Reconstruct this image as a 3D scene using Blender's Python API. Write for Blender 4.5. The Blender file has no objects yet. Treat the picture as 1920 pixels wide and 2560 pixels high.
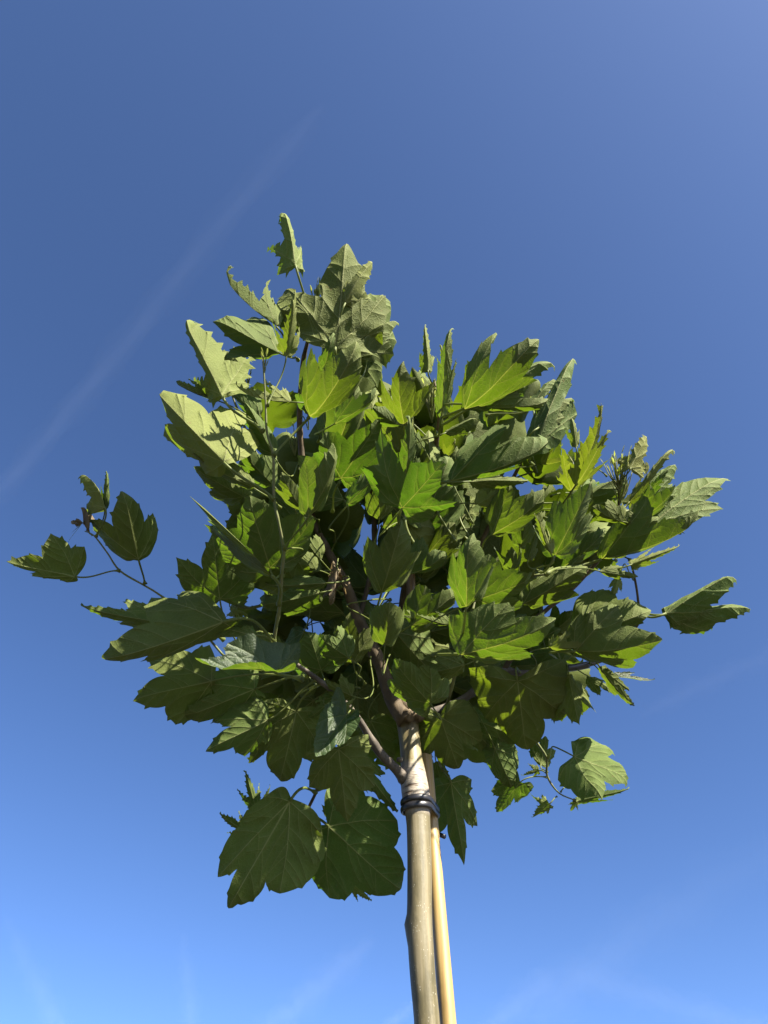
import bpy, math, random
import numpy as np
from mathutils import Vector
from mathutils.geometry import delaunay_2d_cdt

R_ = math.radians
scene = bpy.context.scene
COL = scene.collection

# ------------------------------------------------------------------ camera
PITCH = R_(48.0)
F = 1778.0                                    # focal length in photograph pixels (1920 x 2560)
CAM = np.array([0.0, 0.0, 1.5])
FWD = np.array([0.0, math.cos(PITCH), math.sin(PITCH)])
RGT = np.array([1.0, 0.0, 0.0])
UPV = np.array([0.0, -math.sin(PITCH), math.cos(PITCH)])
cd = bpy.data.cameras.new('camera'); cam = bpy.data.objects.new('camera', cd); COL.objects.link(cam)
cam.location = CAM; cam.rotation_euler = (math.pi/2 + PITCH, 0, 0)
cd.sensor_fit = 'VERTICAL'; cd.sensor_height = 36.0; cd.lens = 36.0*F/2560.0
cd.clip_start = 0.02; cd.clip_end = 200000.0
scene.camera = cam

# ------------------------------------------------------------------ sky and sun
SUN_EL, SUN_AZ = 42.0, 135.0                  # azimuth clockwise from +Y (the way the camera looks)
w = bpy.data.worlds.new('World'); scene.world = w; w.use_nodes = True
nt = w.node_tree; bg = nt.nodes['Background']
sky = nt.nodes.new('ShaderNodeTexSky'); sky.sky_type = 'NISHITA'; sky.sun_disc = False
sky.sun_elevation = R_(SUN_EL); sky.sun_rotation = R_(SUN_AZ)
sky.altitude = 0; sky.air_density = 0.5; sky.dust_density = 1.0; sky.ozone_density = 8.5
nt.links.new(sky.outputs[0], bg.inputs[0]); bg.inputs[1].default_value = 0.055
sd = bpy.data.lights.new('sun', 'SUN'); sun = bpy.data.objects.new('sun', sd); COL.objects.link(sun)
sd.energy = 5.0; sd.angle = R_(0.5); sd.color = (1.0, 0.93, 0.80)
sun.rotation_euler = (R_(90-SUN_EL), 0, R_(180-SUN_AZ))
scene.view_settings.view_transform = 'Standard'; scene.view_settings.look = 'None'
scene.view_settings.exposure = 2.4; scene.view_settings.gamma = 1.0
scene.render.engine = 'CYCLES'
scene.cycles.max_bounces = 6; scene.cycles.diffuse_bounces = 2; scene.cycles.transmission_bounces = 4; scene.cycles.transparent_max_bounces = 16
scene.cycles.use_denoising = True

# ------------------------------------------------------------------ helpers
def ray(px, py):
    return FWD + RGT*((px-960.0)/F) + UPV*((1280.0-py)/F)
def at(px, py, d):
    return CAM + d*ray(px, py)
def at_plane(px, py, Y):
    r = ray(px, py); return CAM + r*(Y/r[1])
def at_alt(px, py, h):
    r = ray(px, py); return CAM + r*((h-CAM[2])/r[2])
def unit(v):
    return v/np.linalg.norm(v)

def mesh_obj(name, verts, faces, mat, parent=None, loc=(0, 0, 0), smooth=True, uv=None):
    me = bpy.data.meshes.new(name)
    me.from_pydata([tuple(map(float, v)) for v in verts], [], [tuple(map(int, f)) for f in faces])
    if smooth:
        me.polygons.foreach_set('use_smooth', [True]*len(me.polygons))
    if uv is not None:
        lay = me.uv_layers.new(name='UVMap')
        idx = np.empty(len(me.loops), dtype=np.int32); me.loops.foreach_get('vertex_index', idx)
        lay.data.foreach_set('uv', np.asarray(uv, dtype=np.float32)[idx].ravel())
    me.materials.append(mat); me.update()
    o = bpy.data.objects.new(name, me); COL.objects.link(o)
    o.location = tuple(map(float, loc))
    if parent is not None: o.parent = parent
    return o
def empty(name, loc, label, cat):
    o = bpy.data.objects.new(name, None); COL.objects.link(o); o.location = tuple(map(float, loc))
    o['label'] = label; o['category'] = cat; o.empty_display_size = 0.1
    return o

def smooth_path(pts, n):
    """Catmull-Rom through rows (x,y,z,radius,...)"""
    P = np.asarray(pts, float)
    if len(P) == 2: 
        t = np.linspace(0, 1, n)[:, None]; return P[0]*(1-t)+P[1]*t
    Q = np.vstack([2*P[0]-P[1], P, 2*P[-1]-P[-2]])
    seg = np.linalg.norm(np.diff(P[:, :3], axis=0), axis=1)
    s = np.concatenate([[0], np.cumsum(seg)]); out = []
    for q in np.linspace(0, s[-1], n):
        i = min(len(P)-2, max(0, np.searchsorted(s, q, side='right')-1))
        t = (q-s[i])/max(seg[i], 1e-9)
        a, b, c, d = Q[i], Q[i+1], Q[i+2], Q[i+3]
        out.append(0.5*((2*b)+(-a+c)*t+(2*a-5*b+4*c-d)*t*t+(-a+3*b-3*c+d)*t**3))
    return np.array(out)

def tube(path, rad, sides=8, bump=None, cap=True):
    """path (n,3), rad (n,) -> verts, faces, uv; parallel-transport frames"""
    path = np.asarray(path, float); n = len(path)
    tan = np.gradient(path, axis=0); tan /= np.linalg.norm(tan, axis=1)[:, None]+1e-12
    ref = np.array([0, 0, 1.0]) if abs(tan[0][2]) < .9 else np.array([1.0, 0, 0])
    a = unit(np.cross(tan[0], ref)); V = []; UVs = []
    L = np.concatenate([[0], np.cumsum(np.linalg.norm(np.diff(path, axis=0), axis=1))])
    for i in range(n):
        a = a - tan[i]*np.dot(a, tan[i]); a = unit(a); b = np.cross(tan[i], a)
        for k in range(sides):
            th = 2*math.pi*k/sides
            r = rad[i]*(1.0 if bump is None else bump(L[i], th, path[i]))
            V.append(path[i]+r*(math.cos(th)*a+math.sin(th)*b)); UVs.append((k/sides, L[i]))
    Fc = [(i*sides+k, i*sides+(k+1) % sides, (i+1)*sides+(k+1) % sides, (i+1)*sides+k)
          for i in range(n-1) for k in range(sides)]
    if cap:
        Fc.append(tuple(reversed(range(sides)))); Fc.append(tuple((n-1)*sides+k for k in range(sides)))
    return np.array(V), Fc, np.array(UVs)

# ------------------------------------------------------------------ materials
def new_mat(name):
    m = bpy.data.materials.new(name); m.use_nodes = True
    nt = m.node_tree; nt.nodes.clear()
    out = nt.nodes.new('ShaderNodeOutputMaterial')
    return m, nt, out
def N(nt, kind, **kw):
    n = nt.nodes.new(kind)
    for k, v in kw.items(): setattr(n, k, v)
    return n
def ramp(nt, stops, fac):
    r = N(nt, 'ShaderNodeValToRGB'); e = r.color_ramp.elements
    while len(e) < len(stops): e.new(0.5)
    for i, (p, c) in enumerate(stops):
        e[i].position = p; e[i].color = (*c, 1) if len(c) == 3 else c
    nt.links.new(fac, r.inputs[0]); return r.outputs[0]
def mixc(nt, fac, a, b, blend='MIX'):
    m = N(nt, 'ShaderNodeMix', data_type='RGBA', blend_type=blend)
    for sock, v in ((m.inputs[0], fac), (m.inputs[6], a), (m.inputs[7], b)):
        if isinstance(v, (int, float)): sock.default_value = v
        elif isinstance(v, tuple): sock.default_value = (*v, 1)
        else: nt.links.new(v, sock)
    return m.outputs[2]
def math_(nt, op, a, b=None, clamp=False):
    m = N(nt, 'ShaderNodeMath', operation=op, use_clamp=clamp)
    for sock, v in ((m.inputs[0], a), (m.inputs[1], b)):
        if v is None: continue
        if isinstance(v, (int, float)): sock.default_value = v
        else: nt.links.new(v, sock)
    return m.outputs[0]

def leaf_material(name, under, upper, trans, tfac):
    m, nt, out = new_mat(name); L = nt.links
    uv = N(nt, 'ShaderNodeUVMap'); oi = N(nt, 'ShaderNodeObjectInfo')
    geo = N(nt, 'ShaderNodeNewGeometry'); va = N(nt, 'ShaderNodeAttribute', attribute_name='vein')
    vein = math_(nt, 'MULTIPLY', va.outputs['Fac'], 1.6, clamp=True)
    off = N(nt, 'ShaderNodeVectorMath', operation='MULTIPLY_ADD')
    L.new(oi.outputs['Random'], off.inputs[1]); off.inputs[0].default_value = (37, 53, 11); L.new(uv.outputs[0], off.inputs[2])
    nz = N(nt, 'ShaderNodeTexNoise'); nz.inputs['Scale'].default_value = 5; nz.inputs['Detail'].default_value = 5
    L.new(off.outputs[0], nz.inputs['Vector'])
    fine = N(nt, 'ShaderNodeTexNoise'); fine.inputs['Scale'].default_value = 70; fine.inputs['Detail'].default_value = 3
    L.new(off.outputs[0], fine.inputs['Vector'])
    vor = N(nt, 'ShaderNodeTexVoronoi', feature='DISTANCE_TO_EDGE'); vor.inputs['Scale'].default_value = 26
    L.new(off.outputs[0], vor.inputs['Vector'])
    vor2 = N(nt, 'ShaderNodeTexVoronoi', feature='DISTANCE_TO_EDGE'); vor2.inputs['Scale'].default_value = 75
    L.new(off.outputs[0], vor2.inputs['Vector'])
    net = ramp(nt, [(0.0, (1, 1, 1)), (0.10, (0, 0, 0))], vor.outputs['Distance'])
    net2 = ramp(nt, [(0.0, (1, 1, 1)), (0.16, (0, 0, 0))], vor2.outputs['Distance'])
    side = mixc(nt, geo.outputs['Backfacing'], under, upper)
    # each leaf its own tint
    hs = N(nt, 'ShaderNodeHueSaturation')
    L.new(math_(nt, 'MULTIPLY_ADD', oi.outputs['Random'], 0.035), hs.inputs['Hue']); hs.inputs['Hue'].default_value = .5
    mh = math_(nt, 'ADD', math_(nt, 'MULTIPLY', oi.outputs['Random'], 0.04), 0.48); L.new(mh, hs.inputs['Hue'])
    val = math_(nt, 'ADD', math_(nt, 'MULTIPLY', nz.outputs[0], 0.55), 0.72); L.new(val, hs.inputs['Value'])
    L.new(side, hs.inputs['Color'])
    col = mixc(nt, math_(nt, 'MULTIPLY', net, 0.12), hs.outputs[0], (0.1771, 0.2002, 0.0847))
    col = mixc(nt, math_(nt, 'MULTIPLY', net2, 0.05), col, (0.1771, 0.2002, 0.0847))
    col = mixc(nt, math_(nt, 'MULTIPLY', fine.outputs[0], 0.35), col, (0.0270, 0.0423, 0.0108))
    # a few brown flecks
    sp = N(nt, 'ShaderNodeTexNoise'); sp.inputs['Scale'].default_value = 16; L.new(off.outputs[0], sp.inputs['Vector'])
    fleck = ramp(nt, [(0.70, (0, 0, 0)), (0.75, (1, 1, 1))], sp.outputs[0])
    col = mixc(nt, math_(nt, 'MULTIPLY', fleck, 0.5), col, (0.1232, 0.0770, 0.0308))
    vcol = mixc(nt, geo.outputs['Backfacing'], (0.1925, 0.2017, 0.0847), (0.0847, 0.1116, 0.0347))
    col = mixc(nt, math_(nt, 'MULTIPLY', vein, 0.85), col, vcol)
    b1 = N(nt, 'ShaderNodeBump'); b1.inputs['Strength'].default_value = 0.28; b1.inputs['Distance'].default_value = 0.004
    hgt = math_(nt, 'ADD', math_(nt, 'MULTIPLY', net, 0.7), math_(nt, 'ADD', math_(nt, 'MULTIPLY', net2, 0.25), math_(nt, 'MULTIPLY', fine.outputs[0], 0.12)))
    L.new(hgt, b1.inputs['Height'])
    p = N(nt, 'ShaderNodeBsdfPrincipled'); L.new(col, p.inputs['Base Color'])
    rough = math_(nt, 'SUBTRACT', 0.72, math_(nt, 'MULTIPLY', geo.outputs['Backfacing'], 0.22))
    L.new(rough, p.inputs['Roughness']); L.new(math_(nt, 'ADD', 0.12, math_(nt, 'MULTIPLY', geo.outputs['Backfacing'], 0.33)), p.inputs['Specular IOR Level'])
    L.new(b1.outputs[0], p.inputs['Normal'])
    tr = N(nt, 'ShaderNodeBsdfTranslucent')
    th = N(nt, 'ShaderNodeHueSaturation'); th.inputs['Color'].default_value = (*trans, 1); L.new(mh, th.inputs['Hue']); L.new(val, th.inputs['Value'])
    tcol = mixc(nt, math_(nt, 'MULTIPLY', net, 0.15), th.outputs[0], (0.2156, 0.2310, 0.0462))
    tcol = mixc(nt, math_(nt, 'MULTIPLY', vein, 0.75), tcol, (0.2156, 0.2310, 0.0308))
    L.new(tcol, tr.inputs['Color']); L.new(b1.outputs[0], tr.inputs['Normal'])
    mx = N(nt, 'ShaderNodeMixShader'); mx.inputs[0].default_value = tfac
    L.new(p.outputs[0], mx.inputs[1]); L.new(tr.outputs[0], mx.inputs[2]); L.new(mx.outputs[0], out.inputs[0])
    return m

def simple_mat(name, cols, scale=(1, 1, 1), nscale=20, rough=0.6, bump=0.3, bdist=0.002, spec=0.3, detail=6, trans=None):
    m, nt, out = new_mat(name); L = nt.links
    tc = N(nt, 'ShaderNodeTexCoord'); mp = N(nt, 'ShaderNodeMapping'); mp.inputs['Scale'].default_value = scale
    L.new(tc.outputs['Object'], mp.inputs[0])
    nz = N(nt, 'ShaderNodeTexNoise'); nz.inputs['Scale'].default_value = nscale; nz.inputs['Detail'].default_value = detail
    nz.inputs['Roughness'].default_value = 0.65
    L.new(mp.outputs[0], nz.inputs['Vector'])
    k = len(cols); c = ramp(nt, [(0.3+0.4*i/max(1, k-1), c) for i, c in enumerate(cols)], nz.outputs[0])
    p = N(nt, 'ShaderNodeBsdfPrincipled'); L.new(c, p.inputs['Base Color'])
    p.inputs['Roughness'].default_value = rough; p.inputs['Specular IOR Level'].default_value = spec
    b = N(nt, 'ShaderNodeBump'); b.inputs['Strength'].default_value = bump; b.inputs['Distance'].default_value = bdist
    L.new(nz.outputs[0], b.inputs['Height']); L.new(b.outputs[0], p.inputs['Normal'])
    if trans:
        tr = N(nt, 'ShaderNodeBsdfTranslucent'); tr.inputs[0].default_value = (*trans, 1)
        mx = N(nt, 'ShaderNodeMixShader'); mx.inputs[0].default_value = 0.45
        L.new(p.outputs[0], mx.inputs[1]); L.new(tr.outputs[0], mx.inputs[2]); L.new(mx.outputs[0], out.inputs[0])
    else:
        L.new(p.outputs[0], out.inputs[0])
    return m

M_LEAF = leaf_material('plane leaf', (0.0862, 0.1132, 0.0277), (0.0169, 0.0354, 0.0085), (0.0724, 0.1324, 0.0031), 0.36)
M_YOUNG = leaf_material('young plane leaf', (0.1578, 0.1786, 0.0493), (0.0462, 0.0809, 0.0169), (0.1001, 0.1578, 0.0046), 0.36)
M_VEIN = simple_mat('leaf vein', [(0.1617, 0.1779, 0.0647), (0.2156, 0.2210, 0.0916)], nscale=60, rough=0.6, trans=(0.3234, 0.3557, 0.0431))
M_PET = simple_mat('leaf stalk', [(0.1078, 0.1401, 0.0323), (0.1617, 0.1833, 0.0539)], nscale=40, rough=0.55, trans=(0.1617, 0.1940, 0.0216))
M_TWIG = simple_mat('green shoot', [(0.0539, 0.0701, 0.0193), (0.0916, 0.1024, 0.0323), (0.1186, 0.1078, 0.0539)], nscale=60, rough=0.6)
M_BARKBR = simple_mat('brown branch bark', [(0.0354, 0.0254, 0.0139), (0.0693, 0.0493, 0.0262), (0.1140, 0.0832, 0.0462)], scale=(1, 1, 0.35), nscale=45, rough=0.8, bump=0.6, bdist=0.004)
M_BARKGR = simple_mat('grey branch bark', [(0.0323, 0.0262, 0.0200), (0.0678, 0.0554, 0.0431), (0.1155, 0.0970, 0.0755)], scale=(1, 1, 0.4), nscale=50, rough=0.8, bump=0.6, bdist=0.003)
M_BUD = simple_mat('shoot tip', [(0.1001, 0.0577, 0.0270), (0.1694, 0.1848, 0.0577), (0.2310, 0.2387, 0.0847)], nscale=90, rough=0.7, trans=(0.2772, 0.3234, 0.0616))
M_DEAD = simple_mat('withered leaf', [(0.0924, 0.0693, 0.0400), (0.1617, 0.1232, 0.0732), (0.2156, 0.1694, 0.1078)], nscale=40, rough=0.8, bump=0.7, bdist=0.004, trans=(0.1540, 0.1078, 0.0462))
M_TIE = simple_mat('black plastic tube', [(0.008, 0.008, 0.010), (0.014, 0.014, 0.017)], nscale=60, rough=0.34, bump=0.1, spec=0.5)

# bark of the stem: olive grey with pale lenticels, pale cracked collar, brown upper part (by height)
def trunk_material(z_tie, z_collar_top):
    m, nt, out = new_mat('stem bark'); L = nt.links
    tc = N(nt, 'ShaderNodeTexCoord'); geo = N(nt, 'ShaderNodeNewGeometry')
    sep = N(nt, 'ShaderNodeSeparateXYZ'); L.new(geo.outputs['Position'], sep.inputs[0])
    def noise(scale, vec_scale, detail=6, rough=.6):
        mp = N(nt, 'ShaderNodeMapping'); mp.inputs['Scale'].default_value = vec_scale
        L.new(geo.outputs['Position'], mp.inputs[0])
        n = N(nt, 'ShaderNodeTexNoise'); n.inputs['Scale'].default_value = scale; n.inputs['Detail'].default_value = detail
        n.inputs['Roughness'].default_value = rough
        L.new(mp.outputs[0], n.inputs['Vector']); return n.outputs[0]
    streak = noise(90, (1, 1, 0.05)); blot = noise(9, (1, 1, 0.6)); rings = noise(110, (0.25, 0.25, 1.4), 4); fine = noise(300, (1, 1, 0.5))
    low = ramp(nt, [(0.30, (0.0493, 0.0400, 0.0169)), (0.5, (0.0939, 0.0785, 0.0385)), (0.70, (0.1578, 0.1324, 0.0809))], streak)
    low = mixc(nt, ramp(nt, [(0.48, (0, 0, 0)), (0.66, (0.4435, 0.4435, 0.4435))], blot), low, (0.1386, 0.1247, 0.0916))
    patch = noise(26, (1, 1, 0.35), 5, .7); band = noise(14, (0.0385, 0.0385, 0.7700), 3)
    low = mixc(nt, ramp(nt, [(0.50, (0, 0, 0)), (0.66, (0.5775, 0.5775, 0.5775))], patch), low, (0.0308, 0.0285, 0.0123))
    low = mixc(nt, ramp(nt, [(0.60, (0, 0, 0)), (0.68, (0.4620, 0.4620, 0.4620))], band), low, (0.1540, 0.1347, 0.0963))
    mp = N(nt, 'ShaderNodeMapping'); mp.inputs['Scale'].default_value = (1, 1, 0.55); L.new(geo.outputs['Position'], mp.inputs[0])
    v = N(nt, 'ShaderNodeTexVoronoi'); v.inputs['Scale'].default_value = 330; L.new(mp.outputs[0], v.inputs['Vector'])
    spots = ramp(nt, [(0.13, (1, 1, 1)), (0.20, (0, 0, 0))], v.outputs['Distance'])
    keep = ramp(nt, [(0.5, (0, 0, 0)), (0.55, (1, 1, 1))], noise(70, (1, 1, 1)))
    lent = math_(nt, 'MULTIPLY', spots, keep)
    low = mixc(nt, math_(nt, 'MULTIPLY', lent, 0.85), low, (0.3049, 0.2880, 0.2325))
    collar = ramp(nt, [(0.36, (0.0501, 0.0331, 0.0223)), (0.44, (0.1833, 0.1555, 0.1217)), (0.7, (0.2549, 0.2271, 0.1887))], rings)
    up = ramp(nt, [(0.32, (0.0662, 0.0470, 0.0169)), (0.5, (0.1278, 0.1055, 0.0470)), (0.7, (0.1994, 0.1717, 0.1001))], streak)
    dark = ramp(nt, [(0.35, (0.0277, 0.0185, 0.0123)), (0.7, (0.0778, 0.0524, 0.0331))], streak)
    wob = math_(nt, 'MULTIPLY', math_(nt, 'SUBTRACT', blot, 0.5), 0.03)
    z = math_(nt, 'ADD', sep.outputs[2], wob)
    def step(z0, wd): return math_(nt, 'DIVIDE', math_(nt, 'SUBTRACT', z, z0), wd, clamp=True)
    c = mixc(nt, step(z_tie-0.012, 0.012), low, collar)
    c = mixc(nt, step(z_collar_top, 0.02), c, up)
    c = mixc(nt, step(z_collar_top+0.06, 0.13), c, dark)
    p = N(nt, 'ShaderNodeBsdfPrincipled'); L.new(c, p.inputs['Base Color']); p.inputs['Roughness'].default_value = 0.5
    p.inputs['Specular IOR Level'].default_value = 0.3
    b = N(nt, 'ShaderNodeBump'); b.inputs['Strength'].default_value = 0.5; b.inputs['Distance'].default_value = 0.002
    crk = math_(nt, 'MULTIPLY', math_(nt, 'MULTIPLY', rings, step(z_tie-0.012, 0.012)), math_(nt, 'SUBTRACT', 1.0, step(z_collar_top, 0.03)))
    h = math_(nt, 'ADD', math_(nt, 'ADD', math_(nt, 'MULTIPLY', streak, 0.5), math_(nt, 'MULTIPLY', crk, 2.5)), math_(nt, 'ADD', math_(nt, 'MULTIPLY', lent, 0.3), math_(nt, 'MULTIPLY', fine, 0.25)))
    L.new(h, b.inputs['Height']); L.new(b.outputs[0], p.inputs['Normal']); L.new(p.outputs[0], out.inputs[0])
    return m

def bamboo_material(name, c0, c1, c2):
    m, nt, out = new_mat(name); L = nt.links
    geo = N(nt, 'ShaderNodeNewGeometry')
    def noise(scale, vs):
        mp = N(nt, 'ShaderNodeMapping'); mp.inputs['Scale'].default_value = vs; L.new(geo.outputs['Position'], mp.inputs[0])
        n = N(nt, 'ShaderNodeTexNoise'); n.inputs['Scale'].default_value = scale; n.inputs['Detail'].default_value = 6; L.new(mp.outputs[0], n.inputs['Vector']); return n.outputs[0]
    s = noise(160, (1, 1, 0.025)); b_ = noise(20, (1, 1, 0.3))
    c = ramp(nt, [(0.3, c0), (0.5, c1), (0.7, c2)], s)
    c = mixc(nt, ramp(nt, [(0.54, (0, 0, 0)), (0.68, (.85, .85, .85))], b_), c, tuple(x*0.62 for x in c0))
    p = N(nt, 'ShaderNodeBsdfPrincipled'); L.new(c, p.inputs['Base Color']); p.inputs['Roughness'].default_value = 0.42
    b = N(nt, 'ShaderNodeBump'); b.inputs['Strength'].default_value = 0.25; b.inputs['Distance'].default_value = 0.0015
    L.new(s, b.inputs['Height']); L.new(b.outputs[0], p.inputs['Normal']); L.new(p.outputs[0], out.inputs[0])
    return m
M_BAMBOO = bamboo_material('yellow cane', (0.2041, 0.1324, 0.0400), (0.2656, 0.1786, 0.0631), (0.3119, 0.2194, 0.0909))
M_BAMBOO2 = bamboo_material('brown cane', (0.1109, 0.0662, 0.0277), (0.1663, 0.1055, 0.0501), (0.2110, 0.1440, 0.0778))

# ------------------------------------------------------------------ ground
def ground():
    m, nt, out = new_mat('paving grit'); L = nt.links
    geo = N(nt, 'ShaderNodeNewGeometry')
    n1 = N(nt, 'ShaderNodeTexNoise'); n1.inputs['Scale'].default_value = 0.6; n1.inputs['Detail'].default_value = 8; L.new(geo.outputs['Position'], n1.inputs['Vector'])
    n2 = N(nt, 'ShaderNodeTexVoronoi'); n2.inputs['Scale'].default_value = 60; L.new(geo.outputs['Position'], n2.inputs['Vector'])
    c = ramp(nt, [(0.3, (0.0216, 0.0246, 0.0139)), (0.7, (0.0385, 0.0385, 0.0277))], n1.outputs[0])
    c = mixc(nt, math_(nt, 'MULTIPLY', n2.outputs['Distance'], 0.5), c, (0.0539, 0.0508, 0.0385))
    p = N(nt, 'ShaderNodeBsdfPrincipled'); L.new(c, p.inputs['Base Color']); p.inputs['Roughness'].default_value = 0.9
    b = N(nt, 'ShaderNodeBump'); b.inputs['Strength'].default_value = 0.6; b.inputs['Distance'].default_value = 0.01
    L.new(n2.outputs['Distance'], b.inputs['Height']); L.new(b.outputs[0], p.inputs['Normal']); L.new(p.outputs[0], out.inputs[0])
    rings = [0.0, 2, 6, 20, 80, 400, 2000, 12000]; V = [(0, 1.2, 0)]; Fc = []; S = 32
    for r in rings[1:]:
        for k in range(S):
            V.append((r*math.cos(2*math.pi*k/S), 1.2+r*math.sin(2*math.pi*k/S), 0))
    for k in range(S): Fc.append((0, 1+k, 1+(k+1) % S))
    for j in range(len(rings)-2):
        for k in range(S):
            a = 1+j*S; b2 = a+S; Fc.append((a+k, b2+k, b2+(k+1) % S, a+(k+1) % S))
    o = mesh_obj('ground', V, Fc, m); o['kind'] = 'structure'
ground()

# ------------------------------------------------------------------ contrails, high up in the air
def vol_mat(name, dens):
    m, nt, out = new_mat(name)
    v = N(nt, 'ShaderNodeVolumePrincipled'); v.inputs['Density'].default_value = dens
    v.inputs['Color'].default_value = (0.88, 0.94, 1.0, 1); v.inputs['Anisotropy'].default_value = 0.0
    nt.links.new(v.outputs[0], out.inputs['Volume']); return m
def contrail(label, pts, alt, wid, tau, seed, shells=((1.15, 0.5), (0.75, 0.45), (0.4, 0.4))):
    """pts: (px, py, relative width) along the trail; wid = half width in pixels; tau = optical depth"""
    rnd = random.Random(seed)
    P3 = [at_alt(px, py, alt) for px, py, _ in pts]
    root = empty('contrail', P3[len(P3)//2], label, 'contrail'); o0 = P3[len(P3)//2]
    rows = []
    for (px, py, rw), p in zip(pts, P3):
        d = np.dot(p-CAM, FWD); rows.append((*p, rw*wid*d/F))
    n = 70; path = smooth_path(rows, n)
    for name, (sc, part) in zip(('veil', 'haze_band', 'core'), shells):
        ph = [rnd.uniform(0, 6.28) for _ in range(6)]
        def bump(l, th, p, ph=ph):
            t = l/np.linalg.norm(path[-1][:3]-path[0][:3])
            return 1+0.22*math.sin(t*23+ph[0]+th)+0.16*math.sin(t*51+ph[1]-2*th)+0.10*math.sin(t*97+ph[2]+3*th)
        rad = np.maximum(path[:, 3], 1e-3)*sc
        pth = path[:, :3].copy()
        for i in range(n):
            pth[i] += np.array([math.sin(i*0.35+ph[3]), math.cos(i*0.27+ph[4]), 0.0])*rad[i]*0.25*(1.1-sc)
        V, Fc, _ = tube(pth-o0, rad, 14, bump)
        rm = np.max(rad)
        mesh_obj(name, V, Fc, vol_mat(label[:18]+name, tau*part/(2*rm)), root)
    return root
contrail('long thin white contrail climbing diagonally across the upper left sky',
         [(-120, 1340, .55), (10, 1215, .8), (180, 1020, .95), (350, 815, 1.0), (520, 600, 1.0), (650, 450, 1.0), (740, 345, .9), (810, 260, .35)], 8000, 32, 0.0058, 1)
contrail('faint white contrail low in the sky left of the stem',
         [(640, 2600, .9), (760, 2500, 1.0), (850, 2420, 1.0), (930, 2350, .5)], 8000, 36, 0.0072, 2)
contrail('faint white contrail streak at the right edge behind the crown',
         [(1600, 1790, .4), (1700, 1740, 1.0), (1830, 1680, 1.0), (1990, 1610, .9)], 8000, 26, 0.0050, 3)
contrail('faint broad contrail at the bottom right below the crown',
         [(1180, 2620, .7), (1330, 2480, .9), (1420, 2440, 1.0), (1650, 2500, .9), (1960, 2590, .8)], 8000, 40, 0.0072, 4)
contrail('pale contrail wisp at the bottom edge beside the stem foot',
         [(930, 2590, .7), (1000, 2540, 1.0), (1040, 2505, .5)], 8000, 16, 0.0083, 5)

contrail('faint upright contrail streak near the bottom left corner',
         [(20, 2300, .4), (60, 2400, .8), (110, 2500, 1.0), (150, 2600, 1.0)], 8000, 30, 0.0050, 6)
contrail('faint upright contrail streak right of the bottom left corner',
         [(455, 2330, .4), (465, 2420, .8), (475, 2520, 1.0), (480, 2620, 1.0)], 8000, 26, 0.0039, 7)
contrail('broad faint contrail slanting up along the lower right sky',
         [(1330, 2560, .7), (1560, 2360, 1.0), (1760, 2230, 1.0), (1980, 2120, .9)], 8000, 60, 0.0039, 8)

# ------------------------------------------------------------------ the tree
TREE = empty('plane_tree', (0.062, 1.25, 0), 'young plane tree with a round leafy crown on a slim grey stem', 'tree')
T0 = np.array([0.062, 1.25, 0.0])
D0 = 1.25

# stem: (pixel centre x, y, width px)
stem = [(1068, 2560, 66), (1060, 2470, 65), (1053, 2378, 64), (1049, 2300, 62.5), (1049, 2197, 61.5), (1046, 2062, 59),
        (1043, 2030, 63), (1040, 1994, 70), (1034, 1950, 66), (1029, 1903, 55), (1023, 1840, 52), (1017, 1800, 54), (1012, 1770, 50)]
rows = []
for px, py, wd in stem:
    p = at_plane(px, py, D0); d = np.dot(p-CAM, FWD); rows.append((*p, 0.5*wd*d/F))
z_low = rows[0][2]
for zz, rr in ((1.70, .0196), (1.60, .0199), (1.45, .0204), (1.2, 0.0215), (.9, .0225), (0.6, 0.0235), (0.15, 0.026), (-0.06, 0.034)):
    rows.insert(0, (rows[0][0]+0.001, D0, zz, rr))
path = smooth_path(rows, 150)
knob = at_plane(1010, 2319, D0); z_tie = at_plane(1045, 2030, D0)[2]; z_col = at_plane(1032, 1935, D0)[2]
def stem_bump(l, th, p):
    b = 1+0.014*math.sin(3*th+9*p[2])+0.012*math.sin(2*th-23*p[2])+0.014*math.sin(31*p[2])+0.008*math.sin(7*th+53*p[2])
    dz = (p[2]-knob[2])/0.013
    ang = math.cos(th-STEM_KNOB_TH)
    if abs(dz) < 2.5 and ang > 0: b += 0.26*math.exp(-dz*dz)*ang**9
    if z_tie < p[2] < z_col+0.02:                  # swollen, creased collar under the fork
        b += 0.03*math.sin((p[2])*420+1.5*math.sin(th*2))+0.015*math.sin(p[2]*900+th*3)
    return b
STEM_KNOB_TH = 0.0
def stem_mesh():
    # find which angle of the frame points to -X
    global STEM_KNOB_TH
    best = None
    V, _, _ = tube(path[:, :3], path[:, 3], 24)
    ring = V[24*70:24*71]; k = int(np.argmin(ring[:, 0])); STEM_KNOB_TH = 2*math.pi*k/24
    V, Fc, uv = tube(path[:, :3], path[:, 3], 24, stem_bump)
    return V, Fc, uv
M_TRUNK = trunk_material(z_tie, z_col)
V, Fc, uv = stem_mesh()
trunk = mesh_obj('trunk', V-T0, Fc, M_TRUNK, TREE); 

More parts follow.
